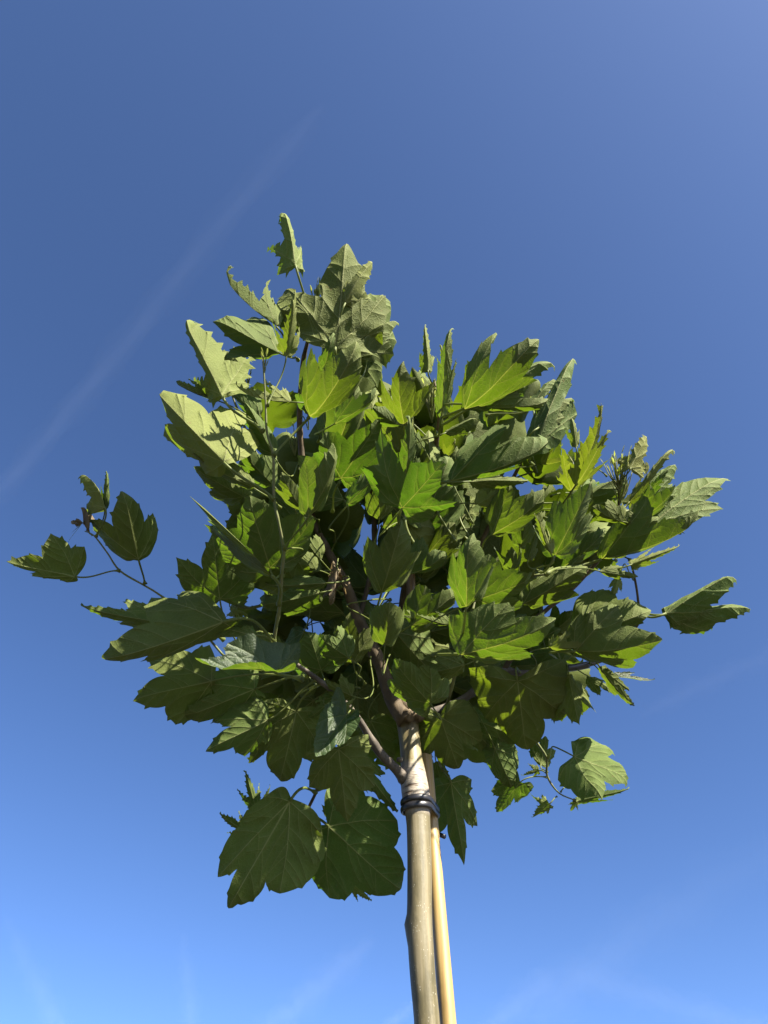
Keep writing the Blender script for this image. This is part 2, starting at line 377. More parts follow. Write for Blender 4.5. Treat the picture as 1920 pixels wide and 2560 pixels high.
BR = []           # every branch polyline, for rooting leaf stalks
def branch(name, pts, mat, n=40, sides=10, label=None, rough=0.05, nodes=True):
    """pts: (px, py, depth, width px)"""
    rows = [(*at(px, py, d), 0.5*wd*d/F) for px, py, d, wd in pts]
    path = smooth_path(rows, n); BR.append(path)
    ph = random.Random(len(BR)).uniform(0, 6)
    def bump(l, th, p):
        k = 0.0
        if nodes:
            q = (l/0.085+ph) % 1.0
            k = 0.16*math.exp(-((q-0.5)/0.07)**2)
        return 1+k+rough*math.sin(2*th+l*60+ph)+rough*0.6*math.sin(5*th-l*120)
    V, Fc, _ = tube(path[:, :3], np.maximum(path[:, 3], 0.0009), sides, bump)
    o = mesh_obj(name, V-T0, Fc, mat, TREE)
    if label: o['label'] = label
    return path

branch('branch', [(1014, 1800, 1.385, 50), (992, 1770, 1.40, 42), (972, 1722, 1.42, 37), (954, 1670, 1.44, 34), (925, 1605, 1.46, 31), (897, 1549, 1.48, 28), (866, 1466, 1.49, 25), (830, 1397, 1.50, 21), (786, 1310, 1.52, 18),
                  (762, 1210, 1.54, 16), (753, 1122, 1.55, 15), (749, 1040, 1.55, 14), (756, 916, 1.54, 11), (775, 830, 1.52, 9), (788, 770, 1.50, 6)], M_BARKBR, 70, label='long brown leader branch rising to the left')
branch('branch', [(1024, 1800, 1.40, 40), (1052, 1786, 1.40, 27), (1100, 1776, 1.41, 22), (1171, 1739, 1.43, 20), (1225, 1695, 1.45, 18), (1262, 1676, 1.46, 17), (1309, 1683, 1.48, 15), (1390, 1676, 1.52, 13), (1475, 1661, 1.55, 11), (1530, 1640, 1.56, 8)], M_BARKGR, 50, label='grey side branch reaching right')
branch('branch', [(1016, 1950, 1.31, 34), (992, 1925, 1.31, 26), (960, 1893, 1.31, 23), (933, 1858, 1.31, 20), (897, 1799, 1.30, 17), (850, 1745, 1.27, 14), (790, 1695, 1.24, 12), (721, 1647, 1.21, 10), (700, 1632, 1.20, 9.5)], M_BARKGR, 50, label='grey lower branch reaching left from the collar')
branch('shoot', [(722, 1648, 1.211, 9), (700, 1632, 1.20, 10), (686, 1603, 1.195, 10), (689, 1574, 1.19, 9.5), (700, 1509, 1.18, 9), (705, 1430, 1.165, 8.5), (709, 1375, 1.16, 8), (696, 1303, 1.16, 7.5), (685, 1245, 1.165, 7), (683, 1140, 1.17, 6.5), (667, 1079, 1.18, 6), (664, 1006, 1.19, 5), (658, 905, 1.20, 4)], M_TWIG, 60, label='pale green young shoot in front of the crown')
branch('shoot', [(560, 1640, 1.38, 6), (470, 1540, 1.37, 5.5), (396, 1485, 1.36, 5), (358, 1462, 1.355, 4.8), (300, 1427, 1.35, 4.5), (268, 1382, 1.34, 4), (235, 1339, 1.33, 3.4), (212, 1328, 1.33, 2.6)], M_TWIG, 40)
branch('twig', [(700, 1632, 1.20, 9), (640, 1640, 1.30, 8), (560, 1640, 1.38, 6)], M_TWIG, 20)
branch('twig', [(1260, 1676, 1.46, 14), (1320, 1570, 1.47, 12), (1374, 1518, 1.48, 11), (1413, 1489, 1.49, 10), (1480, 1420, 1.50, 9), (1530, 1350, 1.50, 8), (1545, 1285, 1.50, 7), (1548, 1220, 1.49, 5)], M_BARKBR, 40)
branch('twig', [(1530, 1640, 1.56, 7), (1595, 1560, 1.56, 6.5), (1595, 1500, 1.56, 6), (1586, 1442, 1.56, 5.5), (1575, 1400, 1.55, 4.5)], M_BARKBR, 24)
branch('twig', [(1250, 1690, 1.45, 9), (1290, 1760, 1.44, 7), (1338, 1849, 1.42, 6.5), (1366, 1894, 1.41, 6), (1368, 1940, 1.41, 5), (1397, 1982, 1.41, 4), (1438, 2001, 1.41, 3)], M_TWIG, 36)
branch('twig', [(1115, 1772, 1.42, 9), (1150, 1640, 1.36, 8), (1170, 1560, 1.40, 7), (1220, 1450, 1.45, 7), (1330, 1440, 1.34, 6), (1365, 1436, 1.30, 5)], M_TWIG, 36)
branch('branch', [(1012, 1772, 1.40, 30), (1010, 1690, 1.50, 22), (1000, 1600, 1.58, 19), (1010, 1480, 1.62, 17), (1050, 1330, 1.62, 15), (1078, 1200, 1.60, 14), (1090, 1110, 1.57, 13), (1098, 1040, 1.55, 10), (1085, 950, 1.54, 6)], M_BARKBR, 50, label='brown upright branch in the middle of the crown')
branch('branch', [(1010, 1690, 1.50, 14), (1060, 1600, 1.62, 13), (1140, 1480, 1.68, 12), (1230, 1300, 1.70, 11), (1300, 1160, 1.66, 9), (1340, 1060, 1.62, 7)], M_BARKBR, 40)
branch('branch', [(897, 1549, 1.48, 13), (930, 1420, 1.60, 13), (936, 1330, 1.64, 13), (930, 1240, 1.65, 12), (900, 1130, 1.62, 10), (860, 1020, 1.55, 9), (845, 920, 1.50, 7)], M_BARKBR, 40)
branch('twig', [(870, 1770, 1.29, 9), (820, 1900, 1.30, 8), (790, 1980, 1.30, 8), (762, 2040, 1.30, 7.5), (748, 2085, 1.30, 6), (740, 2150, 1.30, 4)], M_BARKBR, 30)
branch('twig', [(1060, 1786, 1.40, 8), (1090, 1850, 1.42, 6), (1098, 1905, 1.42, 5), (1112, 1932, 1.42, 4)], M_TWIG, 16)
branch('twig', [(866, 1466, 1.49, 10), (790, 1480, 1.50, 9), (700, 1500, 1.50, 8), (620, 1520, 1.48, 7), (560, 1500, 1.45, 5)], M_TWIG, 24)
branch('twig', [(786, 1310, 1.52, 10), (720, 1230, 1.48, 8), (650, 1150, 1.44, 7), (600, 1040, 1.42, 6), (570, 960, 1.42, 4)], M_TWIG, 24)
BPTS = np.vstack([b[:, :3] for b in BR])

# ------------------------------------------------------------------ leaves
def inside(poly, pts):
    x, y = pts[:, 0][:, None], pts[:, 1][:, None]
    x0, y0 = poly[:, 0][None], poly[:, 1][None]; x1, y1 = np.roll(poly[:, 0], -1)[None], np.roll(poly[:, 1], -1)[None]
    c = ((y0 > y) != (y1 > y)) & (x < (x1-x0)*(y-y0)/(y1-y0+1e-12)+x0)
    return (c.sum(axis=1) % 2) == 1
KIND = {  # (basal angle, r), sinus1, lateral lobe, sinus2, bulge, teeth per edge, tooth size
    'A': ((92, .46), (66, .47), (40, .83), (21, .56), .10, 1, .036),
    'B': ((72, .32), (58, .40), (36, .76), (18, .52), .09, 1, .034),
    'J': ((88, .32), (64, .26), (41, .70), (20, .34), .06, 3, .044),
    'R': ((100, .54), (76, .54), (48, .82), (26, .66), .12, 1, .024),
    'D': ((88, .42), (58, .52), (27, .84), (14, .60), .15, 1, .016),
    'N': ((60, .22), (45, .30), (26, .62), (15, .48), .07, 3, .028),
}
def outline(kind, rnd, w, wl, wr):
    (ba, br), (s1a, s1), (la, lr), (s2a, s2), bulge, nt_, ts = KIND[kind]
    j = lambda a: a*rnd.uniform(0.83, 1.17)
    def P(a, r): return np.array([r*math.sin(R_(a)), r*math.cos(R_(a))])
    def half(ws):
        cp = [np.array([0.012, -0.012]), P(j(ba), j(br)), P(j(s1a), j(s1)), P(j(la), j(lr)), P(j(s2a), j(s2)), np.array([0.0, 1.0])]
        pts = [cp[0]]
        for i in range(len(cp)-1):
            a, b = cp[i], cp[i+1]; d = b-a; ln = np.linalg.norm(d); nrm = np.array([-d[1], d[0]])/ln
            nrm = -nrm if nrm[0]*1 + nrm[1]*0.0 < 0 and i not in (0,) else nrm
            out_ = nrm if np.dot(nrm, (a+b)/2 - np.array([0, .35])) > 0 else -nrm
            tipward = (i % 2 == 0)            # edge running out to a lobe tip
            nt = max(1, int(nt_*ln/0.4+rnd.random())) if i > 0 else max(0, nt_-2)
            ns = max(8, int(ln/0.035)); bl = bulge*rnd.uniform(.7, 1.3)*(1.0 if i else 1.6)
            tk = [(k+rnd.uniform(.35, .65))/nt for k in range(nt)]
            for s in range(1, ns+1):
                t = s/ns
                tq = t if tipward else 1-t
                q = a+d*t+out_*bl*ln*(math.sin(math.pi*t)**(.75 if kind in 'DR' else .9)*((1.35-.75*tq) if kind in 'DR' else (1.6-1.55*tq)) if i else math.sin(math.pi*t))
                pts.append(q)
            # teeth: insert sharp points
            for tt in tk:
                s = len(pts)-ns+int(tt*ns)
                if 1 <= s < len(pts)-1:
                    dirn = d/ln if tipward else -d/ln
                    pts[s] = pts[s]+out_*ts*rnd.uniform(.7, 1.4)+dirn*ts*0.9
        p = np.array(pts); p[:, 0] = np.maximum(p[:, 0], 0.004); p[-1, 0] = 0.0
        p[:, 0] *= w*ws
        return p, [c*np.array([w*ws, 1]) for c in cp]
    pr, cr = half(wr); pl, cl = half(wl)
    pl = pl.copy(); pl[:, 0] *= -1
    poly = np.vstack([pr, pl[::-1][1:]])
    tips = [(cr[3], cr[1]), ((cl[3]*np.array([-1, 1])), cl[1]*np.array([-1, 1]))]
    return poly, tips

class Shape:
    def __init__(s, rnd, fold, cu, cv, tw, wave, ct):
        s.f, s.cu, s.cv, s.tw, s.ct = fold, cu, cv, tw, ct
        s.tc = rnd.uniform(.3, 1.5); s.ph = [rnd.uniform(0, 6.28) for _ in range(5)]; s.wave = wave*1.2
        s.t = np.linspace(-.6, 1.4, 201); ps = s.psi(s.t)
        dy = np.cos(ps); dz = np.sin(ps)
        s.Y = np.concatenate([[0], np.cumsum((dy[1:]+dy[:-1])/2*.01)]); s.Z = np.concatenate([[0], np.cumsum((dz[1:]+dz[:-1])/2*.01)])
        s.Y -= np.interp(0, s.t, s.Y); s.Z -= np.interp(0, s.t, s.Z)
        y1, z1 = np.interp(1, s.t, s.Y), np.interp(1, s.t, s.Z); s.len = math.hypot(y1, z1); s.a = math.atan2(z1, y1)
    def psi(s, v): return s.cv*v+s.ct*np.maximum(0, v-.55)**2*6
    def __call__(s, p, h=0.0):
        u, v = p[:, 0], p[:, 1]; a = np.abs(u)
        if abs(s.cu) < 1e-3: x, z = a*math.cos(s.f), a*math.sin(s.f)
        else:
            e = s.f+s.cu*a; x = (np.sin(e)-math.sin(s.f))/s.cu; z = (math.cos(s.f)-np.cos(e))/s.cu
        # soften the crease at the midrib
        z = np.sqrt(z*z+.0002)*np.sign(z+1e-9) if s.f >= 0 else z
        x = x*np.sign(u)
        r2 = u*u+(v-.35)**2; th = np.arctan2(u, v-.2)
        z = z+s.wave*(r2*1.2)*(np.sin(5*th+s.ph[0])+.6*np.sin(9*th+s.ph[1]))+s.wave*.35*np.sin(9*v+s.ph[2])*a
        z = z+h+s.tc*np.maximum(0, np.sqrt(r2)-.38)**2
        ps = s.psi(v); y = np.interp(v, s.t, s.Y)-z*np.sin(ps); zz = np.interp(v, s.t, s.Z)+z*np.cos(ps)
        ca, sa = math.cos(-s.a), math.sin(-s.a); y, zz = y*ca-zz*sa, y*sa+zz*ca
        k = s.tw*(v); c, sn = np.cos(k), np.sin(k); x, zz = x*c-zz*sn, x*sn+zz*c
        return np.stack([x, y, zz], 1)/s.len

def vein_lines(poly, tips, rnd):
    main = [(np.array([[0, 0.0], [0, .5], [0, .97]]), .0095)]
    for lat, bas in tips:
        main.append((np.array([[0, .02], lat*.5+np.array([lat[0]*.04, -.01]), lat*.96]), .0070))
        main.append((np.array([[0, .02], bas*.5, bas*.9]), .0055))
    lines = []
    for k, (c, wd) in enumerate(main):
        pth = smooth_path(np.hstack([c, np.zeros((3, 1))]), 12)[:, :2]; lines.append((pth, wd))
        L = np.linalg.norm(c[-1]-c[0]); d = unit(c[-1]-c[0])
        ns = rnd.choice((4, 5, 6)) if k == 0 else (rnd.choice((3, 4, 5)) if k in (1, 3) else 2)
        for i in range(ns):
            t = (.30 if k == 0 else .28)+(.66 if k == 0 else .62)*i/ns
            for sg in (1, -1):
                if rnd.random() < .15: continue
                t = min(.95, max(.2, t+rnd.uniform(-.06, .06)))
                o = np.array([np.interp(t, np.linspace(0, 1, 12), pth[:, 0]), np.interp(t, np.linspace(0, 1, 12), pth[:, 1])])
                a = sg*R_(rnd.uniform(34, 58)); q = o; pts = [o]
                st = .032
                for m in range(11):
                    aa = a*(1-.05*m); dd = np.array([d[0]*math.cos(aa)-d[1]*math.sin(aa), d[0]*math.sin(aa)+d[1]*math.cos(aa)])
                    q = q+dd*st; pts.append(q)
                pts = np.array(pts); ins = inside(poly, pts); ins[0] = True
                n = len(pts) if ins.all() else int(np.argmin(ins))
                # stop before crossing a neighbouring main vein
                for kk, (c2, _) in enumerate(main):
                    if kk == k: continue
                    pp = c2[0]+(c2[-1]-c2[0])*np.linspace(0, 1, 30)[:, None]
                    dm = np.min(np.linalg.norm(pts[1:, None]-pp[None], axis=2), axis=1)
                    hit = np.where(dm < .022)[0]
                    if len(hit): n = min(n, int(hit[0])+1)
                if n >= 4: lines.append((pts[:n], .0036))
    return lines

NLEAF = 0
def leaf(bx, by, tx, ty, d, s, kind='A', wd=1.0, t=0, f=.25, cu=.3, cv=.35, ct=0.0, tw=0.0, root=None, wl=1, wr=1, up=0, g=0,
         wave=.10, label=None, mat=None, tipd=None, vein=True, collect=None):
    """base pixel, tip pixel, depth, underside tilt to image-up in degrees (+ lit from the front, - lit through)"""
    global NLEAF
    NLEAF += 1; rnd = random.Random(NLEAF*7919+13)
    if f > .15:
        hi = min(1.0, max(0.0, (1750-by)/250)); f = f*1.2+.10+.26*hi; cv = cv*(1+.4*hi)+.30*hi+(.35*hi if s < -14 else 0); cu = cu+.45*hi; wd = wd*(1+.14*hi)
    cu = cu*1.3+.15; ct = ct+rnd.uniform(.1, .5); tw = tw+rnd.uniform(-.5, .5); wl *= rnd.uniform(.85, 1.12); wr *= rnd.uniform(.85, 1.12)
    t = t+10 if s > 0 else t; s = min(s*1.5+8, 62) if s > 0 else s
    P0 = at(bx, by, d); v = unit(P0-CAM)
    U = unit(UPV-v*np.dot(UPV, v)); Rr = unit(np.cross(v, U))
    n = unit(-v*math.cos(R_(s))*math.cos(R_(t))+U*math.sin(R_(s))+Rr*math.sin(R_(t)))
    r1 = ray(tx, ty); den = np.dot(r1, n)
    lim = 0.8*math.hypot(tx-bx, ty-by)/F*d
    d1 = np.dot(P0-CAM, n)/den if abs(den) > .05 else d+lim*np.sign(s or 1)
    if tipd is not None: d1 = tipd
    d1 = min(d+lim, max(d-lim, d1))
    P1 = CAM+d1*r1
    ch = P1-P0; Ls = np.linalg.norm(ch); c = ch/Ls
    X = unit(np.cross(c, n)); n = np.cross(X, c)
    if up: n = -n; X = -X
    fold = f; sh = Shape(rnd, fold, cu, cv, tw, wave, ct)
    poly, tips = outline(kind, rnd, wd, wl if not up else wr, wr if not up else wl)
    if rnd.random() < .35 and collect is None:
        for _ in range(rnd.choice((1, 1, 2))):
            b0 = poly[rnd.randrange(12, len(poly)-12)]+np.array([0, 0.0]); rb = rnd.uniform(.02, .05)
            dd = np.linalg.norm(poly-b0, axis=1); k = dd < rb
            poly[k] = poly[k]+(np.array([0, .4])-poly[k])*(np.sqrt(np.maximum(rb*rb-dd[k]**2, 0))*.9/np.linalg.norm(np.array([0, .4])-b0))[:, None]
    # interior points on a jittered hex grid
    mn, mx = poly.min(0), poly.max(0); g_ = .047 if collect is None else .075; pts = []
    yy = mn[1]; r = 0
    while yy < mx[1]:
        xx = mn[0]+(g_/2 if r % 2 else 0)
        while xx < mx[0]: pts.append((xx+rnd.uniform(-.006, .006), yy+rnd.uniform(-.006, .006))); xx += g_
        yy += g_*.866; r += 1
    pts = np.array(pts); pts = pts[inside(poly, pts)]
    dist = np.min(np.linalg.norm(pts[:, None]-poly[None], axis=2), axis=1); pts = pts[dist > g_*.42]
    npoly = len(poly); lines = vein_lines(poly, tips, rnd) if collect is None else []
    edges = []; ev = []; segA = []; segB = []; segW = []; segS = []
    for l, wdt in lines:
        l = l[:: (2 if len(l) > 6 else 1)] if len(l) % 2 else np.vstack([l[::2], l[-1:]])
        k = len(l); tg = np.gradient(l, axis=0); tg /= np.linalg.norm(tg, axis=1)[:, None]+1e-9
        pn = np.stack([-tg[:, 1], tg[:, 0]], 1); ws = wdt*(1-.72*np.linspace(0, 1, k))
        for off in (-1, 0, 1):
            o0 = len(ev); ev.extend(l+pn*(ws*off)[:, None]); edges.extend([(o0+i, o0+i+1) for i in range(k-1)])
        segA.extend(l[:-1]); segB.extend(l[1:]); segW.extend((ws[:-1]+ws[1:])/2); segS.extend([1.0 if wdt > .005 else .5]*(k-1))
    if lines:
        segA, segB, segW, segS = np.array(segA), np.array(segB), np.array(segW), np.array(segS)
        def seg_dist(P):
            d_ = segB-segA; tt = np.clip(((P[:, None]-segA[None])*d_[None]).sum(2)/((d_*d_).sum(1)+1e-12)[None], 0, 1)
            return np.linalg.norm(P[:, None]-(segA[None]+d_[None]*tt[..., None]), axis=2)
        pts = pts[seg_dist(pts).min(1) > .017]
        ev = np.array(ev); keep = inside(poly, ev); nm = np.cumsum(keep)-1
        edges = [(npoly+len(pts)+nm[a], npoly+len(pts)+nm[b]) for a, b in edges if keep[a] and keep[b]]
        allp = np.vstack([poly, pts, ev[keep]])
    else: allp = np.vstack([poly, pts])
    co, _, fc, *_r = delaunay_2d_cdt([Vector(p) for p in allp], edges, [list(range(npoly))], 1, 1e-5)
    co = np.array([tuple(q) for q in co]); B = np.stack([X, c, -n], 1)      # local -> world
    A_, B_, C_ = (co[[q[k] for q in fc]] for k in range(3))
    cr = (B_[:, 0]-A_[:, 0])*(C_[:, 1]-A_[:, 1])-(B_[:, 1]-A_[:, 1])*(C_[:, 0]-A_[:, 0])
    ff = [q if k > 0 else q[::-1] for q, k in zip(fc, cr)]
    if collect is not None:
        k0 = len(collect[0]); collect[0].extend((sh(co, 0.0)@B.T)*Ls+P0); collect[2].extend(co)
        collect[1].extend([tuple(i+k0 for i in q) for q in ff]); return
    sdist = seg_dist(co); dv = sdist.min(1); vn = (np.clip(1-sdist/segW[None], 0, 1)*segS[None]).max(1)
    h = rnd.uniform(.006, .015)*(1-np.exp(-(dv/.035)**2))-.004*vn
    V3 = (sh(co, h)@B.T)*Ls
    m = mat or (M_YOUNG if g else M_LEAF)
    o = mesh_obj('leaf', V3, ff, m, TREE, P0-T0, uv=co)
    at_ = o.data.attributes.new('vein', 'FLOAT', 'POINT'); at_.data.foreach_set('value', vn.astype(np.float32))
    if label: o['label'] = label
    # stalk
    if root is not None:
        if len(root) == 2:
            rp = None; dd = np.abs((BPTS-CAM)@FWD)
            q = (BPTS-CAM); zz = q@FWD; ax = 960+F*(q@RGT)/zz; ay = 1280-F*(q@UPV)/zz
            i = int(np.argmin((ax-root[0])**2+(ay-root[1])**2+((zz-d)*400)**2)); 
            R0 = at(root[0], root[1], zz[i]) if (ax[i]-root[0])**2+(ay[i]-root[1])**2 < 900 else at(root[0], root[1], d+.02)
        else: R0 = at(*root)
    else:
        inner = BPTS-P0; dist = np.linalg.norm(inner, axis=1); behind = (inner@c)/dist
        i = int(np.argmin(dist*(1.35+.9*behind))); R0 = BPTS[i]
        g0 = np.linalg.norm(P0-R0)
        if g0 > .13: R0 = P0+(R0-P0)*(.10/g0)
    gap = np.linalg.norm(P0-R0)
    if gap > .004:
        tan0 = (sh(np.array([[0, .05]]))[0]@B.T); tan0 = unit(tan0)
        c1 = R0+unit(P0-R0+np.array([0, 0, .35*gap]))*gap*.35; c2 = P0-tan0*gap*.4
        tt = np.linspace(0, 1, 14)[:, None]
        pth = R0*(1-tt)**3+3*c1*tt*(1-tt)**2+3*c2*tt**2*(1-tt)+(P0+tan0*.02*Ls)*tt**3
        rad = Ls*.0085*(1+.9*np.exp(-(tt[:, 0]/.07)**2)+.15*tt[:, 0])
        rad = np.clip(rad*1.35, .0012, .0031)*(1+.7*np.exp(-(tt[:, 0]/.08)**2))
        Vt, Ft, _ = tube(pth-P0, rad, 7)
        mesh_obj('petiole', Vt, Ft, M_PET, o)
    return o

# --- base x, y, tip x, y, depth, tilt, kind, width
# top left of the crown
leaf(739, 665, 698, 531, 1.47, 32, 'J', .62, f=.35, cu=.4, cv=.3, ct=.5, root=(773, 783, 1.50), g=1, label='small pale topmost leaf on a long stalk')
leaf(693, 819, 574, 661, 1.44, -15, 'J', 1.05, t=-30, f=.75, cu=.1, cv=.25, ct=.5, wl=.45, root=(712, 860, 1.50), g=1)
leaf(699, 883, 516, 792, 1.40, -4, 'B', 1.7, f=.4, cu=.1, cv=.45, wl=.6, wr=1.2, root=(745, 900, 1.54))
leaf(607, 925, 545, 872, 1.52, -10, 'A', .9, f=.2, root=(620, 960, 1.45))
leaf(556, 992, 463, 782, 1.22, 12, 'J', 1.05, t=-22, f=.42, cu=-.1, cv=.15, ct=.4, wl=.75, wr=1.25, root=(657, 1078, 1.18), g=1)
leaf(546, 1002, 427, 942, 1.27, -12, 'N', .8, f=.55, cu=.6, cv=.4, ct=.6, root=(657, 1080, 1.18))
leaf(563, 1160, 386, 971, 1.15, 8, 'A', 1.05, t=-30, f=.42, cu=-.25, cv=.2, ct=.3, wl=.5, wr=1.3, root=(686, 1250, 1.165), g=1)
leaf(637, 1222, 477, 1124, 1.22, -12, 'N', .8, f=.4, cu=.4, root=(700, 1270, 1.30))
leaf(612, 1244, 484, 1166, 1.30, -8, 'R', .85, f=.2, root=(690, 1290, 1.40))
leaf(684, 1215, 588, 1100, 1.34, -14, 'B', 1.2, f=.2)
leaf(683, 1442, 475, 1240, 1.12, -14, 'B', 1.0, t=40, f=.85, cu=.1, cv=.25, wl=.8, wr=.9, root=(698, 1512, 1.18), label='bright folded leaf with its pale upper side turned out')
leaf(676, 1425, 626, 1238, 1.24, -14, 'R', 1.0, f=.15, cv=.4, root=(705, 1440, 1.165))
leaf(735, 1385, 578, 1432, 1.27, -10, 'R', .95, f=.1)
leaf(550, 1502, 530, 1331, 1.30, -14, 'A', .95, f=.12, cv=.2)
leaf(565, 1553, 222, 1660, 1.10, -12, 'A', .85, f=.35, cu=.7, cv=.35, wr=1.25, wl=.55, root=(685, 1603, 1.195), label='very large dark leaf pointing left')
leaf(425, 1560, 191, 1512, 1.28, -10, 'N', .8, f=.45, cv=.3, root=(560, 1600, 1.36))
leaf(640, 1588, 445, 1572, 1.14, -32, 'N', .55, f=.5, cv=.1, root=(690, 1640, 1.20))
leaf(347, 1402, 302, 1217, 1.33, -6, 'B', 1.15, f=.2, cv=.2, cu=.2, root=(362, 1460, 1.355), label='dark three lobed leaf on the far left shoot')
leaf(190, 1442, 12, 1408, 1.33, -8, 'A', 1.0, f=.12, cv=-.2, wl=.25, wr=1.1, root=(300, 1427, 1.35), label='leftmost dark leaf with a ragged upper edge')
leaf(264, 1272, 196, 1190, 1.32, 34, 'J', 1.6, f=.45, cu=1.2, cv=.9, wl=.8, root=(240, 1342, 1.333), g=1, label='small curled pale leaf on the far left shoot')
leaf(262, 1278, 268, 1170, 1.335, -5, 'N', .6, f=.5, root=(240, 1342, 1.333))
leaf(727, 1005, 575, 960, 1.24, -24, 'J', .8, f=.5, cu=.4, wl=.55, root=(752, 1000, 1.55), g=1)
leaf(683, 1138, 612, 1008, 1.28, -6, 'B', 1.2, t=5, f=.25, cu=.9, cv=.3, root=(754, 1168, 1.545))
leaf(652, 1042, 566, 958, 1.40, -10, 'B', .95, f=.3)
leaf(838, 872, 868, 640, 1.42, 28, 'B', 1.1, f=.12, cu=.7, cv=.35, ct=.5, wave=.13, root=(846, 930, 1.50), label='tall pale grey green leaf standing upright at the top')
leaf(862, 760, 930, 656, 1.45, 35, 'J', .8, f=.3, cv=.7, root=(846, 930, 1.50), g=1)
leaf(868, 880, 976, 702, 1.46, 30, 'A', .95, f=.3, cu=.3, cv=.3, wave=.17, root=(846, 930, 1.50))
leaf(870, 885, 1000, 808, 1.44, 32, 'B', .8, f=.35, cu=.5, wave=.14, root=(846, 930, 1.50))
leaf(771, 1046, 900, 838, 1.20, -30, 'A', .88, t=-5, f=.3, cu=.5, cv=.75, ct=.3, root=(683, 1140, 1.17), label='broad translucent leaf held high in front')
leaf(800, 960, 838, 815, 1.235, -20, 'N', .7, f=.3, root=(771, 1046, 1.20))
leaf(1010, 1062, 1008, 893, 1.24, -36, 'B', 1.05, f=.22, cu=.3, cv=.6, root=(1030, 1130, 1.45))
leaf(1103, 1045, 1128, 794, 1.36, -4, 'N', .55, f=.45, cv=.15, ct=.4, root=(1090, 1090, 1.56), g=1)
leaf(1070, 928, 1063, 808, 1.50, 18, 'J', .85, f=.5, cu=.5, root=(1090, 980, 1.545), g=1)
leaf(1112, 940, 1100, 850, 1.52, -10, 'J', .7, f=.5, g=1)
leaf(1160, 1022, 1372, 824, 1.24, -26, 'B', .95, f=.32, cu=.35, cv=.5, wl=1.1, root=(1100, 1085, 1.56), label='large translucent leaf sweeping up to the right')
leaf(1172, 1020, 1412, 886, 1.28, 6, 'N', .9, f=.4, cu=.6, cv=.5, wave=.15, root=(1100, 1085, 1.56))
leaf(1180, 1012, 1392, 1000, 1.30, -30, 'B', .85, f=.3, cu=.9, cv=.2, wl=.55, wr=1.3, root=(1100, 1085, 1.56))
leaf(1335, 1120, 1441, 893, 1.46, 24, 'B', .55, f=.4, cu=.8, cv=.3, wave=.13, root=(1340, 1180, 1.66))
leaf(1345, 1070, 1440, 1000, 1.48, 34, 'N', .7, f=.4, cu=.8, cv=.3, root=(1340, 1180, 1.66))
leaf(1330, 1015, 1398, 942, 1.52, 30, 'J', .9, f=.3, cv=.4)
leaf(1124, 1203, 1408, 1085, 1.34, -16, 'A', .64, f=.38, cu=.7, cv=.45, wl=1.25, wr=.4, wave=.15, root=(1082, 1215, 1.60))
leaf(1175, 1204, 1332, 1202, 1.24, 10, 'N', .85, f=.4, cu=1.4, cv=.2, wl=1.0, root=(1082, 1215, 1.60))
leaf(1004, 1273, 1112, 1150, 1.10, -26, 'A', 1.25, f=.12, cu=.2, cv=.2, wl=1.25, wr=1.0, root=(1006, 1322, 1.45), label='wide bright green leaf facing down in the middle')
leaf(1003, 1262, 1031, 1032, 1.11, -22, 'N', .75, f=.3, cv=-.2, root=(1006, 1322, 1.45))
leaf(769, 1295, 846, 1093, 1.12, -16, 'A', .85, t=5, f=.4, cu=.4, cv=.4, wave=.13, root=(710, 1372, 1.16), label='front leaf half lit beside the young shoot')
leaf(868, 1264, 976, 1141, 1.26, -2, 'N', .95, f=.4, cu=.5, wave=.15, root=(836, 1355, 1.50))
leaf(850, 1200, 950, 1048, 1.34, -16, 'R', .85, f=.15)
leaf(948, 1300, 952, 1190, 1.36, -10, 'B', 1.3, f=.2)
leaf(836, 1060, 955, 968, 1.30, -20, 'N', 1.0, f=.35, cv=.3, root=(795, 1105, 1.55))
leaf(766, 1283, 696, 1170, 1.24, -32, 'B', .85, f=.25, root=(800, 1330, 1.51))
leaf(1008, 1066, 926, 1014, 1.32, -28, 'B', 1.2, f=.2)
leaf(953, 1484, 1008, 1290, 1.18, -20, 'A', 1.0, f=.2, cu=.35, cv=.35, root=(992, 1462, 1.55))
leaf(1025, 1434, 1122, 1378, 1.28, -38, 'R', .85, f=.2)
leaf(1165, 1522, 1182, 1322, 1.07, -30, 'A', .75, f=.3, cu=.5, cv=.4, wave=.15, root=(1142, 1612, 1.375), label='bright leaf with curled lobes on a long stalk')
leaf(1190, 1502, 1342, 1440, 1.20, -16, 'R', .85, f=.15, cv=.2)
leaf(1150, 1635, 1414, 1546, 1.12, -34, 'A', .78, f=.25, cu=.4, cv=.3, root=(1120, 1690, 1.40), label='large bright leaf crossed by shadows on the right')
leaf(1374, 1620, 1492, 1600, 1.33, -30, 'J', .85, f=.35, cu=.7, root=(1340, 1668, 1.49), g=1)
leaf(1445, 1592, 1648, 1519, 1.34, -14, 'A', .95, f=.25, cu=.7, cv=.35, wl=1.25, wr=.8, wave=.14, root=(1400, 1672, 1.52))
leaf(1434, 1628, 1664, 1600, 1.31, -32, 'R', .72, f=.25, cu=.5, cv=.4, root=(1400, 1672, 1.52))
leaf(1500, 1668, 1596, 1780, 1.36, -28, 'N', .6, f=.4, root=(1475, 1661, 1.55))
leaf(1535, 1690, 1636, 1708, 1.46, 26, 'N', .6, f=.25, cv=-.3, up=1, root=(1475, 1661, 1.55))
leaf(1470, 1690, 1545, 1740, 1.50, 20, 'B', .8, f=.3)
leaf(1422, 1688, 1446, 1810, 1.38, 20, 'A', 1.0, f=.3, cu=.5, cv=-.3, wave=.2, root=(1400, 1672, 1.52))
